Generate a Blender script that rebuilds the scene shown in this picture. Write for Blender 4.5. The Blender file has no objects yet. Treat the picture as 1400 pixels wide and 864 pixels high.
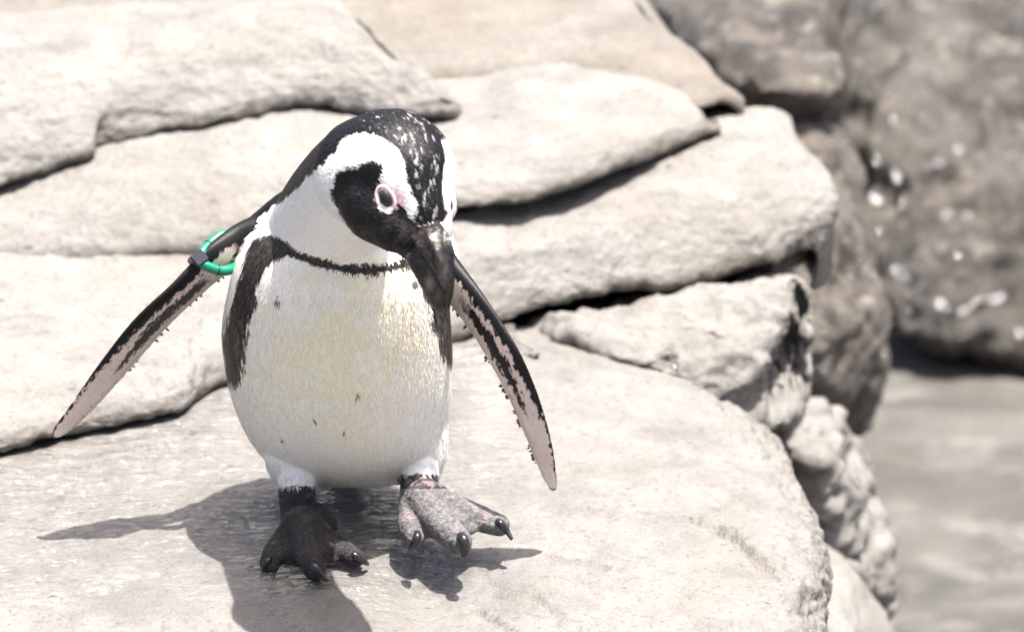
import bpy, bmesh, math, random
import numpy as np
from mathutils import Vector, Matrix

# ------------------------------------------------------------------ camera
SC = bpy.context.scene
COL = SC.collection
PITCH = math.radians(22.0)
DIST = 3.4                       # metres from the lens to the penguin
PXM = 0.0006                     # metres per photo pixel at the penguin
IW, IH = 1400, 864
LOOK = np.array([0.12, 0.0, 0.2025])
FWD = np.array([0.0, math.cos(PITCH), -math.sin(PITCH)])
UPV = np.array([0.0, math.sin(PITCH), math.cos(PITCH)])
RGT = np.array([1.0, 0.0, 0.0])
CAM = LOOK - DIST * FWD
cam_data = bpy.data.cameras.new('camera')
cam = bpy.data.objects.new('camera', cam_data)
COL.objects.link(cam)
cam.location = CAM
cam.rotation_euler = (math.radians(90) - PITCH, 0, 0)
cam_data.sensor_width = 36.0
cam_data.lens = 36.0 * DIST / (IW * PXM)
cam_data.clip_start = 0.05
cam_data.clip_end = 2000
cam_data.dof.use_dof = True
cam_data.dof.focus_distance = DIST - 0.075
cam_data.dof.aperture_fstop = 5.8
SC.camera = cam

# ------------------------------------------------------------------ light
SUN_EL = math.radians(79.0)
SUN_AZ = math.radians(99.0)     # from +Y (behind the bird) towards +X
sun_dir = np.array([math.sin(SUN_AZ) * math.cos(SUN_EL), math.cos(SUN_AZ) * math.cos(SUN_EL), math.sin(SUN_EL)])
world = bpy.data.worlds.new('World')
SC.world = world
world.use_nodes = True
wn = world.node_tree.nodes
sky = wn.new('ShaderNodeTexSky')
sky.sky_type = 'NISHITA'
sky.sun_disc = False
sky.sun_elevation = SUN_EL
sky.sun_rotation = SUN_AZ
sky.dust_density = 6.0
sky.air_density = 0.6
sky.ozone_density = 0.0
wn['Background'].inputs['Strength'].default_value = 0.085
world.node_tree.links.new(sky.outputs[0], wn['Background'].inputs['Color'])
sd = bpy.data.lights.new('sun', 'SUN')
sd.energy = 4.1
sd.angle = math.radians(0.53)
sd.color = (1.0, 0.965, 0.915)
sun = bpy.data.objects.new('sun', sd)
COL.objects.link(sun)
sun.rotation_euler = Vector(sun_dir).to_track_quat('Z', 'Y').to_euler()
SC.view_settings.view_transform = 'Standard'
SC.view_settings.look = 'None'
SC.view_settings.exposure = 1.9
SC.view_settings.gamma = 1.0
SC.render.engine = 'CYCLES'
SC.cycles.use_denoising = True
SC.cycles.max_bounces = 6
SC.cycles.sample_clamp_indirect = 6.0

# ------------------------------------------------------------------ pixel helpers
def ray(px, py):
    d = FWD + RGT * ((px - IW / 2) * PXM / DIST) - UPV * ((py - IH / 2) * PXM / DIST)
    return d
def at_z(px, py, z):
    d = ray(px, py)
    return CAM + d * ((z - CAM[2]) / d[2])
def at_y(px, py, y):
    d = ray(px, py)
    return CAM + d * ((y - CAM[1]) / d[1])
def to_px(P):
    q = P - CAM
    dep = q @ FWD
    return np.stack([IW / 2 + (q @ RGT) / dep * DIST / PXM, IH / 2 - (q @ UPV) / dep * DIST / PXM], -1)

# ------------------------------------------------------------------ numpy noise
_rs = np.random.RandomState(7)
_G = _rs.normal(size=(1024, 3)); _G /= np.linalg.norm(_G, axis=1)[:, None]
def perlin(p, seed=0):
    p = np.asarray(p, float)
    i = np.floor(p).astype(np.int64); f = p - i
    u = f * f * f * (f * (f * 6 - 15) + 10)
    out = 0
    for dx in (0, 1):
        for dy in (0, 1):
            for dz in (0, 1):
                h = ((i[:, 0] + dx) * 73856093) ^ ((i[:, 1] + dy) * 19349663) ^ ((i[:, 2] + dz) * 83492791) ^ (seed * 2654435)
                h = (h ^ (h >> 13)) * 1274126177
                g = _G[(h >> 7) & 1023]
                d = g[:, 0] * (f[:, 0] - dx) + g[:, 1] * (f[:, 1] - dy) + g[:, 2] * (f[:, 2] - dz)
                wx = u[:, 0] if dx else 1 - u[:, 0]
                wy = u[:, 1] if dy else 1 - u[:, 1]
                wz = u[:, 2] if dz else 1 - u[:, 2]
                out = out + d * wx * wy * wz
    return out
def fbm(p, octv=4, seed=0, gain=0.5):
    a, s, o = 1.0, 1.0, 0
    for k in range(octv):
        o = o + a * perlin(p * s + 13.7 * k, seed + k)
        a *= gain; s *= 2.03
    return o
def sstep(a, b, x):
    t = np.clip((x - a) / (b - a), 0, 1)
    return t * t * (3 - 2 * t)

# ------------------------------------------------------------------ mesh helpers
def new_obj(name, verts, faces, mat, parent=None, smooth=True):
    me = bpy.data.meshes.new(name)
    if isinstance(verts, np.ndarray): verts = verts.tolist()
    if isinstance(faces, np.ndarray): faces = faces.tolist()
    me.from_pydata(verts, [], faces)
    me.update()
    if smooth: me.polygons.foreach_set('use_smooth', [True] * len(me.polygons))
    if mat: me.materials.append(mat)
    o = bpy.data.objects.new(name, me)
    COL.objects.link(o)
    if parent: o.parent = parent
    return o
def tag(o, label=None, cat=None, group=None, kind=None):
    if label: o['label'] = label
    if cat: o['category'] = cat
    if group: o['group'] = group
    if kind: o['kind'] = kind
    return o
def mesh_co(me):
    a = np.empty(len(me.vertices) * 3); me.vertices.foreach_get('co', a); return a.reshape(-1, 3)
def mesh_no(me):
    a = np.empty(len(me.vertices) * 3, np.float32); me.vertex_normals.foreach_get('vector', a); return a.reshape(-1, 3).astype(float)
def set_co(me, co):
    me.vertices.foreach_set('co', np.ascontiguousarray(co, dtype=np.float32).ravel()); me.update()
def cr(P, ts):
    """Catmull-Rom through the rows of P at parameters ts in 0..n-1"""
    P = np.asarray(P, float); n = len(P)
    ts = np.clip(ts, 0, n - 1 - 1e-9); i = np.floor(ts).astype(int); f = (ts - i)
    f = f.reshape(f.shape + (1,) * (P.ndim - 1))
    g = lambda k: P[np.clip(k, 0, n - 1)]
    p0, p1, p2, p3 = g(i - 1), g(i), g(i + 1), g(i + 2)
    # ends: reflect
    p0 = np.where((i == 0).reshape(f.shape), 2 * p1 - p2, p0)
    p3 = np.where((i + 2 > n - 1).reshape(f.shape), 2 * p2 - p1, p3)
    return 0.5 * ((2 * p1) + (p2 - p0) * f + (2 * p0 - 5 * p1 + 4 * p2 - p3) * f * f + (3 * p1 - p0 - 3 * p2 + p3) * f ** 3)
def resample(P, n):
    P = np.asarray(P, float)
    d = np.r_[0, np.cumsum(np.linalg.norm(np.diff(P, axis=0), axis=1))]
    tt = np.interp(np.linspace(0, d[-1], n), d, np.arange(len(P)))
    return cr(P, tt)
def tube(P, R, n=10, up=None, closed=False):
    """ring-swept tube; R scalar/array; returns verts, faces"""
    P = np.asarray(P, float); m = len(P)
    R = np.broadcast_to(np.asarray(R, float), (m,))
    T = np.gradient(P, axis=0) if not closed else np.roll(P, -1, 0) - np.roll(P, 1, 0)
    T /= np.linalg.norm(T, axis=1)[:, None]
    nrm = np.cross(T[0], [0.31, 0.52, 0.79]); nrm /= np.linalg.norm(nrm)
    vs, fs = [], []
    for k in range(m):
        nrm = nrm - T[k] * (nrm @ T[k]); nrm /= np.linalg.norm(nrm)
        b = np.cross(T[k], nrm)
        for j in range(n):
            a = 2 * math.pi * j / n
            vs.append(P[k] + R[k] * (math.cos(a) * nrm + math.sin(a) * b))
    for k in range(m if closed else m - 1):
        k2 = (k + 1) % m
        for j in range(n):
            j2 = (j + 1) % n
            fs.append([k * n + j, k * n + j2, k2 * n + j2, k2 * n + j])
    if not closed:
        fs.append([j for j in range(n)][::-1]); fs.append([(m - 1) * n + j for j in range(n)])
    return vs, fs
def loft(rings):
    """list of (n,3) rings -> closed verts, faces"""
    n = len(rings[0]); m = len(rings)
    vs = np.concatenate(rings); fs = []
    for k in range(m - 1):
        for j in range(n):
            j2 = (j + 1) % n
            fs.append([k * n + j, k * n + j2, (k + 1) * n + j2, (k + 1) * n + j])
    fs.append([j for j in range(n)][::-1]); fs.append([(m - 1) * n + j for j in range(n)])
    return vs, fs
# ------------------------------------------------------------------ stone materials
class NT:
    def __init__(s, name):
        s.m = bpy.data.materials.new(name); s.m.use_nodes = True
        s.t = s.m.node_tree; s.b = s.t.nodes['Principled BSDF']
    def n(s, kind, **kw):
        nd = s.t.nodes.new('ShaderNode' + kind)
        for k, v in kw.items():
            if k.startswith('i_'):
                key = k[2:]
                nd.inputs[int(key) if key.isdigit() else key.replace('_', ' ')].default_value = v
            else: setattr(nd, k, v)
        return nd
    def l(s, a, b): s.t.links.new(a, b)
    def noise(s, vec, scale, detail=6, rough=0.55, dist=0.0):
        nd = s.n('TexNoise', i_Scale=scale, i_Detail=detail, i_Roughness=rough, i_Distortion=dist)
        s.l(vec, nd.inputs['Vector']); return nd.outputs['Fac']
    def ramp(s, fac, stops):
        nd = s.n('ValToRGB'); e = nd.color_ramp.elements
        while len(e) < len(stops): e.new(0.5)
        for q, (p, c) in zip(e, stops):
            q.position = p; q.color = (c, c, c, 1) if isinstance(c, (int, float)) else (*c, 1)
        s.l(fac, nd.inputs[0]); return nd.outputs[0]
    def mix(s, fac, a, b, mode='MIX'):
        nd = s.n('MixRGB', blend_type=mode)
        for v, k in ((fac, 0), (a, 1), (b, 2)):
            if hasattr(v, 'is_linked'): s.l(v, nd.inputs[k])
            else: nd.inputs[k].default_value = v if k == 0 else (*v, 1)
        return nd.outputs[0]
    def math(s, op, a, b=None, c=None):
        nd = s.n('Math', operation=op)
        for k, v in enumerate((a, b, c)):
            if v is None: continue
            if hasattr(v, 'is_linked'): s.l(v, nd.inputs[k])
            else: nd.inputs[k].default_value = v
        return nd.outputs[0]
    def scaled(s, vec, sc, rot=(0, 0, 0)):
        nd = s.n('Mapping'); nd.inputs['Scale'].default_value = sc; nd.inputs['Rotation'].default_value = rot
        s.l(vec, nd.inputs[0]); return nd.outputs[0]
    def attr(s, name):
        nd = s.n('Attribute', attribute_name=name); return nd

def stone(name, dark, mid, light, brown, glint=0.35, bump=1.0, wet=False, rough=0.75, brownamt=0.5):
    t = NT(name); v = t.n('TexCoord').outputs['Object']
    big = t.noise(v, 5.0, 5, 0.6, 0.4)
    medn = t.noise(v, 24.0, 6, 0.65)
    fine = t.noise(v, 150.0, 5, 0.7)
    grain = t.noise(v, 620.0, 2, 0.6)
    lay = t.noise(t.scaled(v, (3, 5, 26), (0.06, -0.05, 0)), 3.0, 5, 0.6, 0.3)
    c = t.mix(t.ramp(medn, [(0.32, 0), (0.68, 1)]), mid, light)
    c = t.mix(t.ramp(lay, [(0.34, 0.4), (0.5, 0)]), c, dark)
    c = t.mix(t.ramp(big, [(0.48, 0), (0.72, brownamt)]), c, brown)
    c = t.mix(t.ramp(fine, [(0.34, 0.6), (0.47, 0)]), c, dark)
    c = t.mix(t.ramp(grain, [(0.28, 0.7), (0.42, 0)]), c, tuple(x * 0.55 for x in dark))
    c = t.mix(t.ramp(grain, [(0.6, 0), (0.75, 0.5)]), c, tuple(min(0.85, x * 1.45) for x in light))
    if glint > .5:
        c = t.mix(t.ramp(t.noise(v, 3.2, 4, .6, .6), [(0.38, 0.75), (0.52, 0)]), c, tuple(x * 0.9 for x in dark))
        c = t.mix(t.ramp(t.noise(v, 13.0, 4, .65, .5), [(0.38, 0.8), (0.50, 0)]), c, tuple(x * 0.7 for x in dark))
        c = t.mix(t.ramp(t.noise(v, 40.0, 4, .65), [(0.56, 0), (0.68, 0.7)]), c, tuple(min(.5, x * 1.6) for x in light))
    if name == 'wet_grey_floor':
        c = t.mix(t.ramp(t.noise(t.scaled(v, (.6, 1.4, 1)), 3.0, 5, .6, .5), [(0.40, 0.85), (0.56, 0)]), c, tuple(x * 0.72 for x in dark))
        c = t.mix(t.ramp(t.noise(v, 11.0, 5, .65), [(0.52, 0), (0.66, 0.6)]), c, tuple(min(.5, x * 1.35) for x in light))
    chips = t.noise(t.scaled(v, (.7, 1.3, 1)), 75.0, 2, 0.45)
    c = t.mix(t.ramp(chips, [(0.735, 0), (0.755, 0.75)]), c, tuple(x * 0.5 for x in dark))
    # sheltered undersides keep a brown algae stain, stored per vertex
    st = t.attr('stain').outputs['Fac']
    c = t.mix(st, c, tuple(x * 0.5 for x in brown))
    t.l(c, t.b.inputs['Base Color'])
    h = t.math('ADD', t.math('MULTIPLY', medn, 0.34), t.math('MULTIPLY', fine, 0.32))
    h = t.math('ADD', h, t.math('MULTIPLY', grain, 0.11))
    h = t.math('ADD', h, t.math('MULTIPLY', lay, 0.10))
    bp = t.n('Bump', i_Strength=0.75 * bump, i_Distance=0.012)
    t.l(h, bp.inputs['Height']); t.l(bp.outputs[0], t.b.inputs['Normal'])
    t.b.inputs['Roughness'].default_value = rough
    t.b.inputs['Specular IOR Level'].default_value = 0.4
    # thin water film: coat that follows fine grain so single crystals glint
    gl = t.noise(v, 230.0 if glint < .5 else 460.0, 3, 0.7)
    bp2 = t.n('Bump', i_Strength=1.0, i_Distance=0.006 if glint < .5 else 0.026); t.l(gl, bp2.inputs['Height'])
    t.l(bp2.outputs[0], t.b.inputs['Coat Normal'])
    t.b.inputs['Coat Weight'].default_value = glint
    t.b.inputs['Coat Roughness'].default_value = 0.1
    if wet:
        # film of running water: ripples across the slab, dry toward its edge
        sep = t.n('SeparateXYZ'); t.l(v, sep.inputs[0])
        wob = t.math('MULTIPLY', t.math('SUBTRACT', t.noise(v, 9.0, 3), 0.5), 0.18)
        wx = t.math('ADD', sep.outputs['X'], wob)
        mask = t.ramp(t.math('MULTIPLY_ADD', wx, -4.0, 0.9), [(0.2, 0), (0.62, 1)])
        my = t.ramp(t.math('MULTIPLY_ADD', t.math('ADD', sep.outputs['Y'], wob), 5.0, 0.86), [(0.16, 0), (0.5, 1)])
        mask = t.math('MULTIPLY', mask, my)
        rip = t.noise(t.scaled(v, (0.22, 1.0, 1.0), (0, 0, 0.08)), 115.0, 3, 0.5, 0.6)
        rip2 = t.noise(t.scaled(v, (0.3, 1.0, 1.0)), 38.0, 2, 0.5, 0.4)
        rr = t.math('ADD', rip, t.math('MULTIPLY', rip2, 1.5))
        bp3 = t.n('Bump', i_Strength=1.0, i_Distance=0.016); t.l(rr, bp3.inputs['Height'])
        mv = t.n('MixRGB'); t.l(mask, mv.inputs[0]); t.l(bp2.outputs[0], mv.inputs[1]); t.l(bp3.outputs[0], mv.inputs[2])
        t.l(mv.outputs[0], t.b.inputs['Coat Normal'])
        t.l(t.math('MULTIPLY_ADD', mask, 1.0 - glint, glint), t.b.inputs['Coat Weight'])
        t.l(t.math('MULTIPLY_ADD', mask, -0.05, 0.09), t.b.inputs['Coat Roughness'])
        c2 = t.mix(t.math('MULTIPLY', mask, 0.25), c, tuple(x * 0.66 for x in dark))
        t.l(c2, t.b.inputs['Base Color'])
    return t.m

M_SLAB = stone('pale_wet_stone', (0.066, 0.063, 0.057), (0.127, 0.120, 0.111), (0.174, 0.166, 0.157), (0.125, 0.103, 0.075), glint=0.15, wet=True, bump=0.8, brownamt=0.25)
M_PALE = stone('pale_stone', (0.071, 0.068, 0.063), (0.140, 0.133, 0.122), (0.197, 0.189, 0.177), (0.122, 0.098, 0.069), glint=0.3, brownamt=0.3)
M_TAN = stone('tan_stone', (0.067, 0.060, 0.052), (0.122, 0.111, 0.095), (0.162, 0.150, 0.133), (0.128, 0.094, 0.063), glint=0.3)
M_DARK = stone('grey_brown_stone', (0.031, 0.028, 0.026), (0.090, 0.081, 0.071), (0.147, 0.134, 0.119), (0.119, 0.084, 0.053), glint=0.9, bump=1.8)
M_BROWN = stone('brown_stone', (0.030, 0.026, 0.022), (0.084, 0.071, 0.060), (0.131, 0.116, 0.099), (0.101, 0.070, 0.044), glint=0.8, bump=1.4)
M_FLOOR = stone('wet_grey_floor', (0.050, 0.048, 0.043), (0.079, 0.074, 0.067), (0.116, 0.110, 0.100), (0.087, 0.068, 0.049), glint=0.35, bump=0.9, rough=0.6, brownamt=.8)

# ------------------------------------------------------------------ rocks from rows of control points
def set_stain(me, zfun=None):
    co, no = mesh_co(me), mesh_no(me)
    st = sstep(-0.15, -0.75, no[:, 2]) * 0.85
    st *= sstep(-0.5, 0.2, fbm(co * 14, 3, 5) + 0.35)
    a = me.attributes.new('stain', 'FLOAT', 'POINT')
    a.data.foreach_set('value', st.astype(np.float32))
def displace(me, amps, seed=0, mask=None):
    co, no = mesh_co(me), mesh_no(me)
    d = 0
    for scale, amp, octv, stretch in amps:
        q = co * scale * np.array(stretch)
        if octv < 0: d = d + amp * (0.35 - 1.6 * np.abs(fbm(q, -octv, seed + 50, 0.5)))     # creased, broken faces
        else: d = d + amp * fbm(q, octv, seed, 0.5)
    if mask is not None: d = d * mask(co)
    set_co(me, co + no * np.asarray(d)[:, None])
def ledge(name, rows, mat, amps, nu=260, nv=30, zlow=-0.62, seed=0, extra=None, roundr=0.0, chip=0.0, rad=0.007):
    R = []
    for r in rows:
        pts = np.array([at_z(*p) for p in r])
        if roundr: pts = np.concatenate([pts, [pts[-1] + np.array([.4, .5, -.5]) * roundr, pts[-1] + np.array([.3, 1.2, -1.6]) * roundr]])
        R.append(resample(pts, nu))
    R = np.array(R)                                       # rows, nu, 3
    if chip:                                              # broken, uneven lower lip
        xs = R[1, :, 0]
        q = np.stack([xs * 16, np.full(nu, seed * 3.1), np.zeros(nu)], 1)
        ch = np.abs(fbm(q, 4, seed + 7)) - .25
        dzn = fbm(q * .8 + 5, 4, seed + 8)
        R[0, :, 1] += chip * ch; R[1, :, 1] += chip * 1.6 * ch; R[2, :, 1] += chip * 1.4 * ch; R[3, :, 1] += chip * .7 * ch
        R[1, :, 2] += chip * .55 * dzn; R[2, :, 2] += chip * .4 * dzn
    seg = np.linalg.norm(np.diff(R, axis=0), axis=2).mean(1)
    cum = np.r_[0, np.cumsum(seg)]
    nvv = int(nv * 9)
    sv = np.linspace(0, cum[-1], nvv)
    k = np.clip(np.searchsorted(cum, sv, side='right') - 1, 0, len(seg) - 1)
    fr = ((sv - cum[k]) / seg[k])[:, None, None]
    Gd = R[k] * (1 - fr) + R[k + 1] * fr
    sg = rad / (cum[-1] / nvv); kw = int(3 * sg) + 1
    ker = np.exp(-.5 * (np.arange(-kw, kw + 1) / sg) ** 2); ker /= ker.sum()
    pad = np.concatenate([np.repeat(Gd[:1], kw, 0), Gd, np.repeat(Gd[-1:], kw, 0)])
    Gd = sum(ker[a_] * pad[a_:a_ + nvv] for a_ in range(2 * kw + 1))
    vs = Gd.reshape(-1, 3); idx = np.arange(nvv * nu).reshape(nvv, nu)
    f = np.stack([idx[:-1, :-1], idx[:-1, 1:], idx[1:, 1:], idx[1:, :-1]], -1).reshape(-1, 4)
    o = new_obj(name, vs, f, mat)
    displace(o.data, amps, seed)
    if extra: extra(o.data)
    set_stain(o.data)
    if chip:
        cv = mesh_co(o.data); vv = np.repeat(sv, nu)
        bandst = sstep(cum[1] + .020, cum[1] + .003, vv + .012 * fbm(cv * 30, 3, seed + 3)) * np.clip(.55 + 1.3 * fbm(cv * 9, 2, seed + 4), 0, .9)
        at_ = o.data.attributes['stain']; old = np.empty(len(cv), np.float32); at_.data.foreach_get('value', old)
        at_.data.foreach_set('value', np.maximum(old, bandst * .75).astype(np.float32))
    # close the block downwards so it is a solid stone
    bm = bmesh.new(); bm.from_mesh(o.data)
    be = [e for e in bm.edges if e.is_boundary]
    g = bmesh.ops.extrude_edge_only(bm, edges=be)
    for v in g['geom']:
        if isinstance(v, bmesh.types.BMVert): v.co.z = min(zlow, v.co.z - 0.02); v.co.y += 0.03
    be = [e for e in bm.edges if e.is_boundary]
    bmesh.ops.holes_fill(bm, edges=be, sides=0)
    for fc in bm.faces: fc.smooth = True
    bm.to_mesh(o.data); bm.free()
    return o
def boulder(name, pts, mat, amps, voxel=0.02, smooth=6, sub=1, seed=0, cavities=()):
    """solid stone: hull of points (px, py, Y) rounded, then roughened"""
    bm = bmesh.new()
    for p in pts: bm.verts.new(at_y(*p))
    bmesh.ops.convex_hull(bm, input=bm.verts)
    me = bpy.data.meshes.new(name); bm.to_mesh(me); bm.free()
    o = bpy.data.objects.new(name, me); COL.objects.link(o)
    md = o.modifiers.new('r', 'REMESH'); md.mode = 'VOXEL'; md.voxel_size = voxel
    ms = o.modifiers.new('s', 'SMOOTH'); ms.iterations = smooth; ms.factor = 0.5
    if sub:
        mu = o.modifiers.new('u', 'SUBSURF'); mu.levels = sub; mu.render_levels = sub
    dg = bpy.context.evaluated_depsgraph_get()
    me2 = bpy.data.meshes.new_from_object(o.evaluated_get(dg))
    o.modifiers.clear(); o.data = me2; bpy.data.meshes.remove(me)
    me2.name = name
    if cavities:
        co = mesh_co(me2)
        for (c, rad, depth) in cavities:
            w = np.exp(-(((co + fbm(co * 45, 3, 77)[:, None] * .016 - at_y(*c)) / np.array(rad)) ** 2).sum(1))
            co = co + np.array([0.0, 1.0, 0.15]) * (depth * w)[:, None]
        set_co(me2, co)
    displace(me2, amps, seed)
    set_stain(me2)
    me2.polygons.foreach_set('use_smooth', [True] * len(me2.polygons))
    me2.materials.clear(); me2.materials.append(mat)
    return o

# ---- the pool-side floor below, one sheet to the horizon
def make_ground():
    n = 240
    u = np.linspace(-1, 1, n); g = np.sign(u) * (np.abs(u) ** 5) * 400 + u * 4
    X, Y = np.meshgrid(g + 1.0, g + 1.5)
    P = np.stack([X.ravel(), Y.ravel(), np.full(X.size, -0.6)], 1)
    near = np.exp(-((P[:, 0] - 1) ** 2 + (P[:, 1] - 1.5) ** 2) / 8)
    P[:, 2] += near * 0.02 * fbm(P * 1.7, 3, 3)
    idx = np.arange(n * n).reshape(n, n)
    f = np.stack([idx[:-1, :-1], idx[:-1, 1:], idx[1:, 1:], idx[1:, :-1]], -1).reshape(-1, 4)
    o = new_obj('ground', P, f, M_FLOOR); tag(o, kind='structure')
make_ground()

LAY = (1.0, 1.0, 3.0)
STD = [(4, 0.016, 3, (1, 1, 1.6)), (20, 0.0045, 4, (1, 1, 1.3)), (80, 0.0018, 3, (1, 1, 1.5))]

# ---- slab under the penguin
edge = [(2500, 1250, -0.50), (2250, 1230, -0.16), (1900, 1200, -0.09), (1400, 1150, -0.055), (1010, 1135, -0.03), (930, 1130, -0.018), (864, 1126, -0.010), (800, 1131, -0.004), (740, 1121, 0), (690, 1107, 0), (640, 1084, 0),
        (600, 1060, 0), (570, 1022, 0), (545, 985, 0), (520, 936, 0), (495, 880, 0), (465, 800, 0), (440, 740, 0)]
rows = []
for y, xe, zz in edge:
    fr = zz
    roll = 0.045 if y > 560 else 0.02
    rows.append([(-250 - max(0, y - 900) * .4, y, fr), (100, y, fr), (450, y, fr + 0.001), (700, y, fr), (xe - 260 if xe > 1000 else xe - 120, y, fr),
                 (xe - 90, y, fr - roll * 0.15), (xe - 22, y, fr - roll * 0.7), (xe, y + 4, fr - roll * 1.6), (xe - 12, y + 8, fr - 0.13), (xe - 60, y, fr - 0.4)])
def slab_extra(me):
    co = mesh_co(me)
    # flat standing place under the feet, dropping a little in front of the right foot
    px = to_px(co)
    fall = sstep(0.0, 1.0, np.exp(-(((px[:, 0] - 615) / 95) ** 2 + ((px[:, 1] - 812) / 52) ** 2))) * 0.014
    # cracks
    dz = 0
    rs = np.random.RandomState(3)
    for line, dep, wd in (([(842, 680), (836, 700), (833, 715), (828, 727)], .0030, 1.6),
                          ([(745, 762), (775, 768), (800, 768), (830, 778)], .0045, 2.4),
                          ([(935, 705), (975, 720), (1000, 728), (1022, 748), (1045, 768), (1062, 790)], .010, 3.0), ([(975, 724), (1003, 733), (1024, 752), (1046, 773)], .004, 7.0),
                          ([(650, 812), (672, 835), (700, 862)], .005, 2.6),
                          ([(730, 812), (765, 846)], .005, 3.5),
                          ([(955, 670), (985, 690)], .003, 2.0)):
        L = resample(np.array(line, float), 60); L = L + rs.normal(size=L.shape) * 1.2
        d = np.full(len(px), 1e9)
        for q in L: d = np.minimum(d, (px[:, 0] - q[0]) ** 2 + ((px[:, 1] - q[1]) * 1.6) ** 2)
        dz = dz - dep * np.exp(-d / (2 * wd * wd))
    foot = np.clip(np.exp(-(((px[:, 0] - 430) / 120) ** 2 + ((px[:, 1] - 752) / 55) ** 2) ** 2) * 1.1, 0, 1)
    no = mesh_no(me)
    tilt = sstep(.97, .80, np.abs(no[:, 2]))
    rg = fbm(co * 18, 5, 91, .6) * .010 + np.abs(fbm(co * 45, 3, 92)) * .006
    co = co + no * (tilt * rg)[:, None]
    co[:, 2] = co[:, 2] * (1 - foot * .92)
    co[:, 2] += dz - fall
    set_co(me, co)
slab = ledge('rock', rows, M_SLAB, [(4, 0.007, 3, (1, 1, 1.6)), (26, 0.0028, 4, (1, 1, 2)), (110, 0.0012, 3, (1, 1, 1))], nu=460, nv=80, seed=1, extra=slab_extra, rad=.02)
tag(slab, 'pale worn rock slab the penguin stands on, wet in its shadow', 'rock')

# rows of (x, y) pixel polylines going up and back; each step has a slope in degrees
def climb(first, z0, steps):
    xs0 = np.array([p[0] for p in first], float); ys0 = np.array([p[1] for p in first], float)
    zs0 = np.broadcast_to(np.asarray(z0, float), xs0.shape).copy()
    out = [[(x, y, z) for x, y, z in zip(xs0, ys0, zs0)]]
    for poly, a in steps:
        if isinstance(poly, (int, float)): poly = [(x, y + poly) for x, y in zip(xs0, ys0)]
        xs = np.array([p[0] for p in poly], float); ys = np.array([p[1] for p in poly], float)
        yp = np.interp(xs, xs0, ys0); zp = np.interp(xs, xs0, zs0)
        ar = math.radians(a); k = PXM * 1.22
        zs = zp + (yp - ys) * k * math.sin(ar) / math.sin(ar + PITCH)
        out.append([(x, y, z) for x, y, z in zip(xs, ys, zs)]); xs0, ys0, zs0 = xs, ys, zs
    return out
def under(first, z0, dz, dy):
    z0 = np.broadcast_to(np.asarray(z0, float), (len(first),))
    return [[(x, y + dy, z - dz) for (x, y), z in zip(first, z0)]]
# ---- low slab behind, left
lc = [(-250, 690), (-100, 645), (0, 622), (60, 608), (130, 590), (200, 578), (250, 562), (268, 545), (300, 527), (420, 488), (520, 462), (600, 440)]
rows = under(lc, .0045, .010, -26) + climb(lc, .0045, [(-12, 76), (-26, 38), (-66, 13), ([(-250, 500), (0, 470), (250, 425), (380, 368), (600, 322)], 4), ([(-250, 400), (0, 385), (250, 352), (380, 325), (590, 296)], 3), ([(-250, 340), (0, 330), (250, 300), (580, 270)], 0)])
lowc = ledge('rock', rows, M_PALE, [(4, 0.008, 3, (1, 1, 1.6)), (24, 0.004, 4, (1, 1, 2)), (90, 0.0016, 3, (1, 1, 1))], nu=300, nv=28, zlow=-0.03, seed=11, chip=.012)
tag(lowc, 'low pale rock slab behind the raised flipper with the green band', 'rock')
# ---- right middle ledge
lb = [(490, 510), (540, 492), (625, 463), (700, 438), (770, 415), (830, 402), (900, 392), (1000, 375), (1062, 360), (1104, 340)]
zb = np.linspace(.002, .011, len(lb))
rows = under(lb, zb, .02, -30) + climb(lb, zb, [(-14, 78),
        ([(490, 454), (540, 440), (640, 412), (720, 392), (830, 366), (960, 340), (1055, 316), (1120, 300)], 52),
        ([(490, 399), (540, 385), (640, 360), (760, 330), (850, 308), (960, 282), (1060, 262), (1132, 268)], 36),
        ([(490, 349), (540, 335), (640, 318), (760, 296), (850, 268), (960, 232), (1050, 212), (1122, 235)], 18),
        ([(490, 314), (540, 300), (640, 286), (760, 262), (850, 230), (960, 196), (1045, 182), (1095, 200)], 8),
        ([(490, 284), (540, 270), (640, 255), (760, 230), (850, 200), (960, 172), (1030, 165), (1075, 170)], 3),
        ([(490, 239), (540, 225), (640, 215), (760, 190), (850, 165), (960, 150), (1030, 150), (1070, 152)], -8)])
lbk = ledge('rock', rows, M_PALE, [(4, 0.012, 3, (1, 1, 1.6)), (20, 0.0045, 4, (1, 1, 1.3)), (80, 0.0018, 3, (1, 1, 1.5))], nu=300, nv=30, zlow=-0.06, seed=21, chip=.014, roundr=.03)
tag(lbk, 'rounded pale rock ledge with a dark crack beneath, behind the lowered flipper', 'rock')
# ---- long ledge running behind the head
ld = [(-250, 382), (0, 366), (150, 358), (260, 345), (400, 325), (520, 305), (620, 291), (700, 281), (760, 266), (830, 240), (900, 212), (972, 186)]
zl = -.006 + np.array([.050, .052, .056, .062, .075, .088, .098, .100, .102, .104, .106, .106])
rows = under(ld, zl, .02, -30) + climb(ld, zl, [(-10, 74), (-16, 48),
        ([(-250, 320), (0, 306), (150, 272), (260, 250), (400, 240), (520, 245), (620, 248), (700, 240), (760, 225), (830, 203), (900, 182), (962, 168)], 32),
        ([(-250, 280), (0, 258), (130, 218), (260, 190), (400, 180), (520, 190), (620, 195), (700, 190), (760, 176), (830, 160), (900, 148), (952, 152)], 12),
        ([(-250, 220), (0, 200), (130, 165), (260, 140), (400, 130), (520, 135), (620, 135), (700, 130), (760, 120), (830, 112), (900, 108), (940, 128)], 5),
        ([(-250, 90), (0, 80), (260, 50), (520, 40), (700, 40), (900, 50), (925, 90)], 2)])
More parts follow.
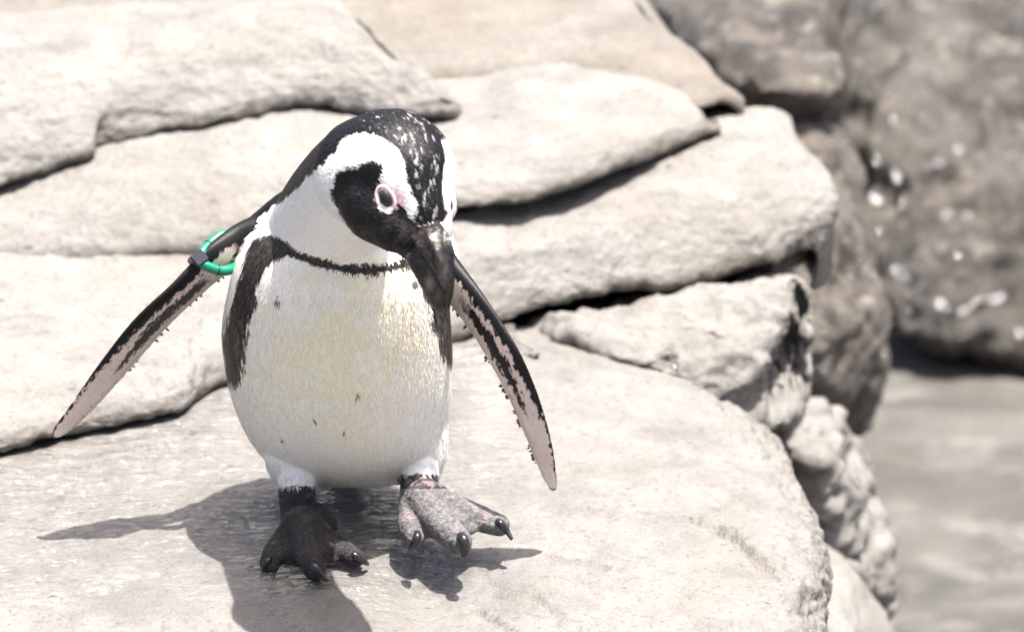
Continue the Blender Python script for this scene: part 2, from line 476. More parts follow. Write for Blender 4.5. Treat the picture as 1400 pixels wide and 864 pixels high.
ldg = ledge('rock', rows, M_PALE, [(4, 0.010, 3, (1, 1, 1.6)), (20, 0.004, 4, (1, 1, 1.3)), (80, 0.0018, 3, (1, 1, 1.5))], nu=360, nv=28, zlow=0.0, seed=31, chip=.010, roundr=.03)
tag(ldg, 'long pale rock ledge running behind the bent head of the penguin', 'rock')
ZD = rows[-2][1][2]
# ---- upper left boulder
le = [(-250, 305), (-100, 280), (0, 260), (60, 238), (125, 214), (140, 200), (250, 178), (350, 160), (430, 146), (480, 150), (560, 166), (608, 160)]
_g = np.array(sum([[tuple(p) for p in r] for r in rows[3:]], []))
def d_top(l): return np.array([np.average(_g[:, 2], weights=1 / (((_g[:, 0] - x) / 2) ** 2 + (_g[:, 1] - y) ** 2 + 60) ** 2) for x, y in l])
z0 = d_top(le) + 0.005
rows = under(le, z0, .02, -34) + climb(le, z0, [(-14, 80), (-16, 56),
        ([(-250, 215), (0, 185), (130, 155), (300, 125), (440, 108), (540, 122), (606, 138)], 44),
        ([(-250, 140), (0, 115), (200, 84), (380, 62), (475, 64), (545, 92), (598, 122)], 35),
        ([(-250, 85), (0, 64), (200, 44), (410, 22), (480, 30), (532, 66), (582, 108)], 22),
        ([(-250, 60), (0, 44), (200, 26), (410, 8), (476, 18), (522, 58), (570, 100)], 6),
        ([(-250, 30), (0, 14), (200, 0), (410, -10), (470, 5), (510, 50), (560, 92)], -9)])
leo = ledge('boulder', rows, M_PALE, [(5, 0.010, 3, (1, 1, 1)), (24, 0.005, 4, (1, 1, 1.5)), (80, 0.0018, 3, (1, 1, 1.2))], nu=320, nv=30, zlow=0.06, seed=41, chip=.014, roundr=.04)
tag(leo, 'large rounded pale boulder with a dark gap under it, above the banded flipper', 'rock')
# ---- flat terrace at the back
lf = [(-300, 66), (250, 62), (420, 100), (500, 124), (620, 118), (760, 102), (850, 110), (930, 150), (988, 140)]
zf = d_top(lf) - .006
rows = under(lf, zf, .02, -10) + climb(lf, zf, [(-8, 40),
        ([(-300, 58), (250, 55), (420, 90), (500, 104), (620, 94), (760, 76), (850, 80), (925, 112), (992, 126)], 30),
        ([(-300, 42), (250, 42), (420, 62), (620, 58), (780, 42), (860, 44), (915, 66), (970, 103)], 13),
        ([(-300, 10), (300, 15), (620, 20), (780, 8), (850, 14), (895, 36), (942, 75)], 6),
        ([(-300, -40), (300, -40), (620, -40), (780, -40), (830, -30), (860, -5), (890, 30)], 4),
        ([(-300, -140), (300, -140), (620, -140), (800, -120), (820, -90), (840, -60), (860, -20)], 3)])
fbk = ledge('rock', rows, M_TAN, [(3, 0.012, 3, (1, 1, 2)), (18, 0.005, 4, (1, 1, 1.4)), (70, 0.0018, 3, (1, 1, 1))], nu=300, nv=26, zlow=-.6, seed=51, chip=.008, roundr=.05)
tag(fbk, 'tan flat-topped rock terrace at the back beside the overhanging boulder', 'rock')

# ---- right hand boulders
BIG = [(2.4, 0.06, -3, (1, 1, .8)), (8, 0.035, -4, (1, 1, 1)), (34, 0.012, -3, (1, 1, 1)), (110, 0.004, 3, (1, 1, 1))]
MIDB = [(4, 0.03, -3, (1, 1, .8)), (13, 0.018, -4, (1, 1, 1)), (45, 0.007, -3, (1, 1, 1)), (130, 0.0025, 2, (1, 1, 1))]
g = boulder('boulder', [(815, -60, 1.95), (850, -5, 1.75), (912, 22, 1.55), (960, 70, 1.42), (1002, 118, 1.28), (1040, 128, 1.25), (1120, 136, 1.25), (1142, 124, 1.27), (1020, 160, 1.48), (1130, 170, 1.48), (1146, 60, 1.45), (1148, -60, 1.7),
                        (1060, 60, 1.38), (1100, 110, 1.28), (980, -20, 1.6), (840, -120, 2.0), (1150, -150, 2.0), (850, -20, 2.4), (1150, 150, 2.2), (1000, 130, 2.0)], M_BROWN,
            MIDB, voxel=0.018, seed=61)
tag(g, 'brown overhanging boulder with a deep shadow beneath it, above the pale ledge', 'rock')
hb = boulder('boulder', [(1160, -180, 2.5), (1158, 60, 2.2), (1162, 210, 2.03), (1185, 330, 1.88), (1204, 395, 1.80), (1218, 448, 1.78), (1236, 478, 1.78), (1300, 478, 1.75), (1450, 488, 1.74), (1650, 500, 1.74),
                         (1255, 500, 1.85), (1450, 512, 1.83), (1650, 522, 1.83),
                         (1240, 200, 1.90), (1300, 330, 1.80), (1420, 330, 1.78), (1360, 60, 2.02), (1600, 100, 2.0), (1250, -180, 2.4), (1650, -180, 2.4),
                         (1170, -180, 3.2), (1650, -180, 3.2), (1250, 450, 3.0), (1650, 470, 3.0)], M_DARK, BIG, voxel=0.026, smooth=4, seed=71)
tag(hb, 'huge grey-brown boulder with glinting wet face standing on the lower floor', 'rock')
ib = boulder('boulder', [(1085, 170, 1.25), (1140, 185, 1.3), (1158, 215, 1.32), (1182, 320, 1.2), (1200, 400, 1.14), (1206, 470, 1.1), (1190, 520, 1.07), (1160, 535, 1.02), (1120, 520, .95), (1090, 480, .95),
                         (1100, 300, 1.05), (1140, 330, 1.06), (1150, 430, .98), (1080, 200, 1.5), (1190, 480, 1.5), (1090, 480, 1.4), (1150, 190, 1.6), (1110, 620, 1.2), (1170, 620, 1.3)], M_BROWN,
             MIDB, voxel=0.013, seed=81)
tag(ib, 'narrow upright brown rock wedged between the pale ledge and the huge boulder', 'rock')
a2 = boulder('rock', [(700, 452, .52), (780, 428, .50), (900, 402, .52), (1010, 386, .535), (1085, 366, .555), (1108, 392, .55), (1112, 470, .56), (1108, 530, .53), (1085, 590, .46), (1040, 590, .44),
                            (960, 540, .40), (880, 500, .40), (780, 468, .44), (1000, 470, .44), (1050, 520, .43), (900, 440, .5), (700, 520, .7), (1090, 560, .8), (1080, 400, .9), (760, 460, .9)], M_PALE,
             [(6, 0.014, -3, (1, 1, 1)), (24, 0.010, -4, (1, 1, 1)), (80, 0.003, 3, (1, 1, 1))], voxel=0.009, smooth=5, seed=91,
             cavities=(((1060, 535, .46), (.015, .06, .022), .10), ((1085, 508, .47), (.014, .06, .03), .10), ((1072, 555, .45), (.02, .06, .015), .09), ((1100, 470, .5), (.007, .06, .05), .05), ((980, 450, .45), (.012, .05, .008), .015), ((930, 480, .42), (.02, .05, .006), .012)))
tag(a2, 'knobbly pale rock block with a dark hollow in its side', 'rock')
j1 = boulder('rock', [(1040, 560, .62), (1100, 545, .66), (1140, 550, .72), (1160, 600, .70), (1188, 680, .68), (1200, 740, .64), (1150, 740, .55), (1095, 640, .55), (1060, 640, .55), (1120, 620, .55),
                            (1040, 640, .8), (1170, 640, .9), (1100, 900, .6), (1180, 900, .75), (1100, 900, .9)], M_PALE,
             [(6, 0.03, -3, (1, 1, .7)), (20, 0.020, 5, (1, 1, 1.4)), (60, 0.007, 4, (1, 1, 1))], voxel=0.010, smooth=2, seed=101)
tag(j1, 'rugged grey rock in the gap below the hollowed block', 'rock')
j2 = boulder('rock', [(1120, 690, .62), (1165, 670, .68), (1200, 690, .70), (1216, 740, .66), (1212, 785, .62), (1190, 800, .58), (1150, 780, .54), (1120, 760, .54),
                            (1120, 900, .7), (1210, 900, .8), (1120, 740, .9), (1200, 740, .95)], M_PALE,
             [(6, 0.03, -3, (1, 1, .7)), (20, 0.020, 5, (1, 1, 1.4)), (60, 0.007, 4, (1, 1, 1))], voxel=0.010, smooth=2, seed=111)
tag(j2, 'small rugged grey rock at the foot of the gap beside the lower floor', 'rock')
j3 = boulder('rock', [(1080, 740, .50), (1130, 735, .52), (1165, 770, .50), (1215, 840, .46), (1250, 900, .42), (1240, 990, .34), (1080, 990, .28), (1080, 860, .36), (1150, 860, .36),
                           (1080, 900, .8), (1250, 960, .8), (1100, 760, .8)], M_PALE,
             [(5, 0.014, 3, (1, 1, 1)), (20, 0.006, 4, (1, 1, 1)), (80, 0.002, 3, (1, 1, 1))], voxel=0.011, seed=121)
tag(j3, 'smooth pale rock slope running down beside the penguin slab', 'rock')
# ------------------------------------------------------------------ the penguin
from mathutils.kdtree import KDTree
from mathutils.bvhtree import BVHTree
S = PXM
at_y_ = at_y
BY = 0.030                       # trunk set back over the heels
def at_b(px, py, y): return at_y(px, py, y + BY)
HF = -0.115                      # head reached out in front of the breast
def at_h(px, py, y): return at_y(px, py, y + BY + HF)
PV, PF, PID, PT, PW, PS = [], [], [], [], [], []     # primitive verts, faces, part id, param along, across, side
NV = 0
TORSO, NECK, FL, FR, LEG, FOOT, HEAD = range(7)
def add_prim(vs, fs, pid, t=None, w=None, s=None):
    global NV
    vs = np.asarray(vs, float); n = len(vs)
    PV.append(vs); PF.extend([[i + NV for i in f] for f in fs]); NV += n
    PID.append(np.full(n, pid))
    PT.append(np.zeros(n) if t is None else t); PW.append(np.zeros(n) if w is None else w); PS.append(np.zeros(n) if s is None else s)
def chain(pts, pid, n=28, m=40, zmode=False, at_y=None):
    at_y = at_y or {LEG: at_y_, HEAD: at_h}.get(pid, at_b)
    """round limb through (px, py, depth or height, radius px)"""
    C = np.array([(at_z if zmode else at_y)(p[0], p[1], p[2]) for p in pts]); R = np.array([p[3] * S for p in pts])
    Q = np.c_[C, R]; Q = resample(Q, m)
    C, R = Q[:, :3], np.maximum(Q[:, 3], 1e-4)
    T = np.gradient(C, axis=0); T /= np.linalg.norm(T, axis=1)[:, None]
    # round caps
    cap = [0.3, 0.62, 0.85, 0.97]
    Cs = [C[0] - T[0] * R[0] * math.sqrt(1 - c * c) for c in cap] + list(C) + [C[-1] + T[-1] * R[-1] * math.sqrt(1 - c * c) for c in cap[::-1]]
    Rs = [R[0] * c for c in cap] + list(R) + [R[-1] * c for c in cap[::-1]]
    Ts = [T[0]] * 4 + list(T) + [T[-1]] * 4
    nr = np.cross(Ts[0], [0.21, 0.52, 0.31]); rings = []
    a = np.linspace(0, 2 * math.pi, n, endpoint=False)
    for c, r, t in zip(Cs, Rs, Ts):
        nr = nr - t * (nr @ t); nr /= np.linalg.norm(nr); b = np.cross(t, nr)
        rings.append(c + r * (np.cos(a)[:, None] * nr + np.sin(a)[:, None] * b))
    vs, fs = loft(rings); add_prim(vs, fs, pid)

# torso: rows of (py, left, right, centre depth, half depth)
TR = [(276, 430, 520, .018, .020), (290, 392, 560, .012, .046), (318, 346, 596, .000, .072), (360, 322, 611, -.004, .086), (400, 311, 613, -.004, .092),
      (450, 303, 617, -.001, .095), (500, 307, 619, .003, .094), (550, 318, 617, .007, .090), (595, 337, 611, .013, .080), (628, 362, 603, .018, .066),
      (648, 395, 584, .022, .050), (660, 425, 552, .026, .030), (665, 450, 520, .03, .014)]
Q = resample(np.array(TR, float) * np.array([1, 1, 1, 1000, 1000]), 60)
a = np.linspace(0, 2 * math.pi, 72, endpoint=False)
rings = []
for (y, l, r, yc, hd) in Q:
    m_, h_ = (l + r) / 2, (r - l) / 2
    rings.append(np.array([at_b(m_ + h_ * math.cos(k), y, (yc + hd * math.sin(k)) / 1000) for k in a]))
vs, fs = loft(rings); add_prim(vs, fs, TORSO)
# thighs and tail
chain([(400, 560, .0, 40), (402, 610, .004, 44), (405, 640, .006, 40), (405, 660, .004, 31), (406, 672, -.002, 25)], TORSO)
chain([(572, 545, .0, 40), (574, 595, .0, 40), (574, 626, .0, 38), (575, 646, -.004, 30), (575, 656, -.008, 25)], TORSO)
chain([(480, 600, .07, 40), (480, 630, .11, 26), (480, 655, .15, 10)], TORSO)
# neck and head
chain([(462, 420, .0, 116), (456, 350, -.012, 102), (458, 306, -.040, 85), (470, 270, -.078, 73), (495, 242, -.128, 71), (522, 230, -.165, 74)], NECK)
chain([(440, 292, .014, 50), (405, 300, .020, 44), (372, 316, .022, 36), (338, 334, .019, 27), (322, 344, .016, 22)], NECK)
chain([(560, 300, .010, 44), (590, 330, .010, 32), (606, 362, .006, 24)], TORSO)
chain([(505, 236, -.045, 74), (538, 228, -.060, 74.5), (556, 243, -.074, 68), (567, 266, -.085, 57), (579, 290, -.095, 41), (587, 310, -.101, 30)], HEAD)
chain([(507, 262, -.070, 40), (516, 278, -.080, 50), (540, 302, -.094, 42), (560, 326, -.106, 30), (566, 336, -.109, 22)], HEAD)
chain([(568, 252, -.070, 48), (590, 268, -.072, 34), (600, 284, -.078, 24)], HEAD)
# flippers: (px, py, depth, half width px seen, half width in depth m, half thickness px)
def flipper(rows, pid, lead):
    P = np.array(rows, float)
    C = np.array([at_y(r[0], r[1], r[2] + BY * (1 - min(1, k / 4))) for k, r in enumerate(rows)])
    Q = resample(np.c_[C, P[:, 3:] * np.array([S, 1, S])], 150)
    C = Q[:, :3]; T = np.gradient(C, axis=0); T /= np.linalg.norm(T, axis=1)[:, None]
    n = 48; a = np.linspace(0, 2 * math.pi, n, endpoint=False)
    rings, t, w, sd = [], [], [], []
    for k in range(len(C)):
        v = np.cross(T[k], FWD); v /= np.linalg.norm(v)
        if v @ lead < 0: v = -v
        m = v * Q[k, 3] - np.array([0, 1, 0]) * Q[k, 4]      # towards leading edge: nearer the lens
        nn = np.cross(m, T[k]); nn /= np.linalg.norm(nn)
        if nn @ FWD > 0: nn = -nn
        ca, sa = np.cos(a), np.sin(a)
        th = Q[k, 5] * (0.75 + 0.35 * ca)                    # thicker leading edge
        rings.append(C[k] + ca[:, None] * m + (th * sa)[:, None] * nn)
        t.append(np.full(n, k / (len(C) - 1))); w.append(ca); sd.append(sa)
    vs, fs = loft(rings); add_prim(vs, fs, pid, np.concatenate(t), np.concatenate(w), np.concatenate(sd))
flipper([(362, 318, .020, 30, .012, 22), (335, 330, .024, 31, .014, 17), (303, 352, .018, 29, .017, 12), (258, 394, .016, 28, .024, 8), (208, 441, .016, 29, .026, 6.5),
         (160, 498, .014, 26, .023, 5.5), (116, 553, .010, 20, .017, 4.5), (84, 588, .006, 12, .007, 3.5), (72, 599, .004, 2.5, .002, 2.5)], FL, np.array([-0.6, 0, 0.8]))
flipper([(585, 335, .012, 26, .012, 20), (606, 366, .002, 27, .014, 15), (632, 402, -.010, 28, .015, 11), (662, 444, -.020, 27, .015, 8), (690, 490, -.026, 26.5, .015, 6.5),
         (716, 545, -.027, 23, .013, 5.5), (736, 600, -.025, 18.5, .010, 4.5), (748, 642, -.022, 13, .007, 3.8), (755, 666, -.020, 7, .003, 2.8), (756.5, 671, -.020, 3, .001, 2)], FR, np.array([0.9, 0, 0.4]))
# legs
chain([(405, 640, .022, 25), (406, 672, .014, 26), (409, 700, .004, 26), (412, 716, -.012, 27)], LEG)
chain([(575, 630, .018, 25), (574, 652, .010, 26), (574, 672, -.002, 27), (580, 690, -.018, 27)], LEG)
# feet: toes (px, py, height, radius px), webs between
def web(A, B, th=4.0):
    bm = bmesh.new()
    for q in A + B:
        p = at_z(q[0], q[1], q[2])
        for dz in (-th * S, th * S): bm.verts.new((p[0], p[1], p[2] + dz))
    bmesh.ops.convex_hull(bm, input=bm.verts)
    bm.verts.ensure_lookup_table(); bm.verts.index_update()
    vs = [v.co[:] for v in bm.verts]; fs = [[v.index for v in f.verts] for f in bm.faces]; bm.free()
    add_prim(vs, fs, FOOT)
TOES_L = [[(404, 716, .034, 19), (389, 738, .022, 16), (376, 755, .015, 14.5), (369, 769, .0085, 11.5)],
          [(413, 714, .036, 23), (416, 742, .024, 18), (423, 764, .016, 15.5), (431, 779, .009, 12.5)],
          [(424, 716, .032, 19), (446, 736, .021, 14.5), (468, 751, .014, 13), (486, 762, .009, 10.5)]]
DZ = -.002
TOES_R = [[(566, 680, .048, 18), (562, 702, .039, 15), (562, 720, .033, 14), (567, 733, .028, 11)],
          [(580, 682, .050, 25), (596, 706, .042, 20), (614, 727, .035, 16), (628, 740, .029, 13)],
          [(588, 680, .048, 21), (622, 695, .041, 16), (655, 708, .035, 14), (682, 718, .031, 11)]]
TOES_R = [[(q[0], q[1], q[2] + DZ, q[3] * 1.12) for q in t_] for t_ in TOES_R]
for toes in (TOES_L, TOES_R):
    for t_ in toes: chain([(q[0], q[1], q[2] + .0005, q[3] * (1.0 + .08 * i_)) for i_, q in enumerate(t_)], FOOT, n=18, m=24, zmode=True)
    for A, B in ((toes[0], toes[1]), (toes[1], toes[2])):
        up_ = lambda q, k: (q[0], q[1], q[2] + k)
        web([up_(A[0], .002), up_(A[1], .003), up_(A[2], .002)], [up_(B[0], .002), up_(B[1], .003), up_(B[2], .002)], 6.0)
        web([A[1], A[2], (A[3][0] * .75 + A[2][0] * .25, A[3][1] * .75 + A[2][1] * .25, A[3][2])], [B[1], B[2], (B[3][0] * .75 + B[2][0] * .25, B[3][1] * .75 + B[2][1] * .25, B[3][2])], 4.5)
chain([(432, 700, .030, 14), (448, 710, .026, 11), (455, 720, .022, 8)], FOOT, n=16, m=12, zmode=True)
chain([(566, 684, .046, 14), (557, 696, .042, 12), (555, 707, .037, 9)], FOOT, n=16, m=12, zmode=True)

PV = np.concatenate(PV); PID = np.concatenate(PID); PT = np.concatenate(PT); PW = np.concatenate(PW); PS = np.concatenate(PS)

def bake(o):
    dg = bpy.context.evaluated_depsgraph_get(); dg.update()
    me = bpy.data.meshes.new_from_object(o.evaluated_get(dg))
    old = o.data; o.modifiers.clear(); o.data = me; bpy.data.meshes.remove(old); return me
penguin = bpy.data.objects.new('penguin', None); COL.objects.link(penguin)
penguin.location = (0.0, 0.0, 0.0)
body = new_obj('body', PV, PF, None, penguin)
md = body.modifiers.new('r', 'REMESH'); md.mode = 'VOXEL'; md.voxel_size = 0.0014
me = bake(body)
kd = KDTree(len(PV))
for i, p in enumerate(PV): kd.insert(p, i)
kd.balance()
def nearest(co): return np.array([kd.find(p)[1] for p in co])
co = mesh_co(me); ni = nearest(co); pid = PID[ni]
soft = np.isin(pid, (TORSO, NECK, HEAD))
dfoot = sstep(.0, .0, co[:, 2]) if False else None
g1 = body.vertex_groups.new(name='soft'); g1.add([int(i) for i in np.nonzero(soft)[0]], 1.0, 'REPLACE')
m1 = body.modifiers.new('s1', 'SMOOTH'); m1.iterations = 60; m1.factor = 0.5; m1.vertex_group = 'soft'
m2 = body.modifiers.new('s2', 'SMOOTH'); m2.iterations = 5; m2.factor = 0.5
me = bake(body); body.vertex_groups.clear() if len(body.vertex_groups) else None
me.name = 'body'
co = mesh_co(me); no = mesh_no(me)
ni = nearest(co); pid = PID[ni]; ft, fw, fsd = PT[ni].copy(), PW[ni].copy(), PS[ni].copy()
for i in np.nonzero((pid == FL) | (pid == FR))[0]:
    fn = kd.find_n(co[i], 5); ix = [f_[1] for f_ in fn if PID[f_[1]] == pid[i]]; wt = np.array([1 / (f_[2] + 4e-4) ** 2 for f_ in fn if PID[f_[1]] == pid[i]]); wt /= wt.sum()
    ft[i], fw[i], fsd[i] = wt @ PT[ix], wt @ PW[ix], wt @ PS[ix]
# wrinkled, scaly foot skin
fm = np.isin(pid, (LEG, FOOT)) * sstep(650, 672, to_px(co)[:, 1] + np.where(to_px(co)[:, 0] > 500, 14, 0))
wr = .35 - np.abs(fbm(co * np.array([150, 150, 260]), 3, 41)) * 1.6
sc_ = .3 - np.abs(perlin(co * 520, 43)) * 1.5
co = co + no * (fm * (wr * .0011 + sc_ * .0005))[:, None]
set_co(me, co); no = mesh_no(me)
print('body verts', len(co))
bvh = BVHTree.FromPolygons(co.tolist(), [list(p.vertices) for p in me.polygons])
def hit(px, py):
    d = Vector(ray(px, py)).normalized(); r = bvh.ray_cast(Vector(CAM), d)
    return np.array(r[0]), np.array(r[1])

# ---- plumage pattern
def poly_sd(P, poly):
    """signed distance in px to a polygon, positive inside"""
    poly = np.array(poly, float); n = len(poly)
    d = np.full(len(P), 1e9); ins = np.zeros(len(P), bool)
    for i in range(n):
        A, B = poly[i], poly[(i + 1) % n]
        e = B - A; w = P - A
        t = np.clip((w @ e) / (e @ e), 0, 1)
        q = w - t[:, None] * e
        d = np.minimum(d, (q ** 2).sum(1))
        c = ((A[1] <= P[:, 1]) & (B[1] > P[:, 1])) | ((B[1] <= P[:, 1]) & (A[1] > P[:, 1]))
        if e[1] != 0: ins ^= c & (P[:, 0] < A[0] + (P[:, 1] - A[1]) / e[1] * e[0])
    return np.sqrt(d) * np.where(ins, 1, -1)
CAP = [(470, 120), (470, 178), (478, 188), (487, 186), (500, 184), (514, 186), (530, 195), (543, 203), (551, 218), (555, 234), (558, 250), (566, 266), (572, 280), (571, 292), (567, 304), (580, 312),
       (606, 306), (612, 296), (608, 282), (605, 262), (606, 240), (609, 222), (608, 204), (606, 196), (680, 150), (600, 90)]
NAPE = [(486, 120), (484, 168), (478, 187), (464, 198), (460, 210), (446, 220), (434, 234), (420, 240), (411, 254), (397, 264), (386, 276), (374, 281), (364, 291), (352, 300), (344, 314), (338, 326), (330, 340), (322, 352), (312, 380), (240, 400), (220, 250), (400, 100)]
CHEEK = [(454, 264), (459, 250), (460, 240), (470, 233), (486, 230), (500, 225), (513, 223), (523, 227), (526, 236), (521, 247), (519, 257), (516, 270), (518, 281), (524, 289), (533, 292), (541, 287), (546, 279), (551, 283), (558, 293), (566, 303), (578, 308), (590, 330), (580, 372), (545, 366), (520, 348), (490, 326), (466, 296)]
BANDP = [(322, 530), (309, 522), (303, 500), (301, 470), (311, 436), (322, 404), (330, 374), (338, 348), (346, 329), (358, 323), (374, 322), (386, 328), (402, 340), (430, 351), (470, 361), (510, 363), (540, 358), (556, 350), (590, 340), (612, 352), (622, 400), (624, 480), (617, 500),
        (609, 497), (603, 480), (598, 462), (590, 440), (586, 420), (578, 398), (570, 380), (560, 366), (540, 369), (510, 374), (470, 373), (440, 367), (415, 358), (397, 351), (378, 354), (364, 366), (354, 385), (349, 410), (345, 435), (337, 458), (333, 490), (328, 516)]
HEADPX = None
def plumage(co, no, pid, ft, fw, fsd):
    px = to_px(co)
    view = co - CAM; view /= np.linalg.norm(view, axis=1)[:, None]
    facing = -(no * view).sum(1)
    n1 = fbm(co * 160 * np.array([1, 1, .45]), 3, 11)          # ragged feather edges
    n2 = fbm(co * 420 * np.array([1, 1, .4]), 2, 12)
    n3 = fbm(co * 40, 3, 13)
    rag = n1 * 4.2 + n2 * 3.2
    N = len(co)
    col = np.empty((N, 3)); rgh = np.full(N, 0.62); scl = np.zeros(N)
    white = np.array([.90, .885, .855]); cream = np.array([.90, .835, .58]); black = np.array([.0075, .0072, .0085]); brownb = np.array([.026, .022, .019])
    col[:] = white
    # belly stain
    tr = (pid == TORSO) | (pid == NECK)
    be = np.exp(-(((px[:, 0] - 465) / 140) ** 2 + ((px[:, 1] - 475) / 150) ** 2)) * (px[:, 1] > 350) * (pid != HEAD)
    be = np.clip(be * (1.0 + n3 * 1.0), 0, 1)[:, None] * 0.75
    col = col * (1 - be) + cream * be
    thigh = np.clip(np.exp(-(((px[:, 0] - 395) / 52) ** 2 + ((px[:, 1] - 640) / 75) ** 2)) + np.exp(-(((px[:, 0] - 592) / 44) ** 2 + ((px[:, 1] - 610) / 90) ** 2)), 0, 1)[:, None] * .9
    col = col * (1 - thigh) + white * thigh
    peach = (np.exp(-(((px[:, 0] - 562) / 14) ** 2 + ((px[:, 1] - 440) / 60) ** 2)) * 0.35 * tr)[:, None]
    col = col * (1 - peach) + np.array([.80, .66, .52]) * peach
    low_grey = (sstep(600, 660, px[:, 1]) * 0.05 * tr * np.clip(0.6 + n3, 0, 1))[:, None]  # slightly greyer toward the bottom of the trunk
    col = col * (1 - low_grey) + np.array([.50, .46, .40]) * low_grey
    def put(mask, c, amt=1.0):
        nonlocal col
        m = np.clip(mask * amt, 0, 1)[:, None]; col = col * (1 - m) + np.asarray(c) * m
    # black band and flanks
    low = sstep(360, 460, px[:, 1])
    sdv = poly_sd(px, BANDP) + rag * (1.0 + 1.3 * low) + 5 * n3 * (.5 + low)
    bandm = sstep(-1.2, 1.2, sdv) * ((pid == TORSO) | (pid == NECK)) * (facing > -0.25)
    streak = sstep(0.02, 0.4, n2 + 0.35 * n1) * (.35 + .65 * sstep(380, 460, px[:, 1])) * 0.75
    put(bandm, brownb); put(bandm * streak, [.17, .145, .125]); put(bandm * (px[:, 0] > 560) * sstep(-.2, .3, n2) * .6, [.10, .085, .075])
    blk = bandm.copy()
    # spots on the breast
    for sx, sy, sr in ((380, 411, 4.5), (489, 541, 3), (567, 389, 4.5), (559, 362, 6), (430, 574, 2), (516, 378, 2.5), (385, 600, 1.6), (470, 590, 1.6)):
        d = np.hypot(px[:, 0] - sx, (px[:, 1] - sy) * 0.8) + rag * 0.25
        put(sstep(sr + 1, sr - 1, d) * tr * (facing > 0), [.07, .055, .05], .85)
    # back and nape
    backm = sstep(0.15, 0.45, no[:, 1] + rag * 0.012) * sstep(0, .04, co[:, 1] + rag * .0006) * ((pid == TORSO) | (pid == NECK))
    nap = sstep(-1.2, 1.2, poly_sd(px, NAPE) + rag * 0.8) * np.isin(pid, (NECK, TORSO, HEAD)) * (px[:, 1] < 372)
    sho = sstep(.30, .42, no[:, 2] + rag * .01) * (pid == TORSO) * (px[:, 0] > 520) * (px[:, 1] < 420) * sstep(.0, .02, co[:, 1])
    nk2 = sstep(.50, .62, no[:, 1] + .5 * no[:, 2] + rag * .01) * (pid == NECK)
    sho2 = (pid == NECK) * (px[:, 0] > 545) * (co[:, 1] > .02)
    m = np.maximum.reduce([backm, nap, sho, nk2, sho2 * 1.0]); put(m, black); blk = np.maximum(blk, m)
    hd = (pid == HEAD) | ((pid == NECK) & (px[:, 1] < 200))
    cap = sstep(-1.2, 1.2, poly_sd(px, CAP) + rag * 0.7) * hd
    cap = np.maximum(cap, sstep(0.25, 0.45, no[:, 1]) * (pid == HEAD) * (no[:, 2] > 0.1))
    put(cap, black); blk = np.maximum(blk, cap)
    fleck = sstep(.37, .50, fbm(co * np.array([340, 200, 130]), 2, 17) + 0.12 * (px[:, 0] > 540) + .10 * np.exp(-((px[:, 1] - 235) / 35) ** 2)) * cap * sstep(6, 9, poly_sd(px, CAP))
    put(fleck, [.34, .33, .34], .9)
    CH2 = [(454, 264), (459, 250), (460, 240), (470, 233), (486, 230), (500, 225), (513, 223), (522, 250), (505, 305), (488, 300), (474, 286), (462, 275)]
    ck = np.maximum(sstep(-1.2, 1.2, poly_sd(px, CHEEK) + rag * 0.8) * (pid == HEAD), sstep(-1.2, 1.2, poly_sd(px, CH2) + rag * 0.8) * (pid == NECK) * (facing > .1))
    put(ck, black); blk = np.maximum(blk, ck)
    put(ck * sstep(270, 345, px[:, 1]) * sstep(-.05, .25, n1 + .1) * .7, [.045, .040, .036])
    # bare pink skin at the eye
    pk = np.exp(-(((px[:, 0] - 546) / 12) ** 2 + ((px[:, 1] - 272) / 15) ** 2)) * (pid == HEAD) * (1 - cap) * (1 - ck)
    put(pk, [.72, .40, .42], .75)
    pk2 = np.exp(-(((px[:, 0] - 616) / 7) ** 2 + ((px[:, 1] - 276) / 12) ** 2)) * (pid == HEAD) * (1 - cap)
    put(pk2, [.70, .42, .45], .7)
    # flippers
    for q in (FL, FR):
        f = pid == q
        under_ = f & (fsd > -0.12)
        sk = np.array([.76, .635, .575]) + n3[:, None] * 0.10
        col = np.where(f[:, None], black, col); blk = np.where(f, 1, blk)
        nn = n1 * 0.20 + n2 * 0.30
        e1 = 0.50 + 0.42 * sstep(.45, .8, ft)                       # black leading edge narrows to the tip
        hw = 0.34 - 0.42 * sstep(.5, .78, ft)
        tanm = sstep(-.05, .05, e1 - fw - nn) * sstep(.10, .14, ft) * sstep(.992, .975, ft) * under_
        stripe = sstep(-.06, .06, hw - np.abs(fw + nn + .12)) * sstep(.22, .30, ft + .05 * n1)
        tanm = tanm * (1 - stripe)
        sp = sstep(.30, .55, n2 + .5 * n1 + .10 * (fw < -.5) - .08) * .8
        c_ = sk * (1 - .22 * sstep(-.3, -.8, fw + .3 * n1))[:, None]
        c_ = c_ * (1 - sp)[:, None] + np.array([.07, .06, .055]) * sp[:, None]
        col = col * (1 - tanm)[:, None] + c_ * tanm[:, None]; blk = np.where(tanm > .5, 0, blk)
        top = f & (ft < 0.16) & (no[:, 2] > 0.05)
        col = np.where(top[:, None], black, col)
    # legs and feet
    lg = (pid == LEG) | (pid == FOOT) | ((pid == TORSO) & (px[:, 1] > 650) & (np.abs(px[:, 0] - 490) > 55) & (co[:, 1] < .06))
    edge_y = np.where(px[:, 0] < 500, 665, 649) + rag * 0.8
    skin = lg & (px[:, 1] > edge_y)
    sc = np.array([.040, .036, .037]) + np.clip(n3 + .12, 0, 1)[:, None] * np.array([.03, .03, .03]) + np.clip(n2 * .8 + .1, 0, 1)[:, None] * .05
    rf = px[:, 0] > 500
    sc = sc + (rf & (px[:, 1] > 668))[:, None] * (np.array([.125, .122, .121]) * (1 + .7 * n2 + .5 * n1)[:, None])  # right foot's sunlit grey painted into its skin colour
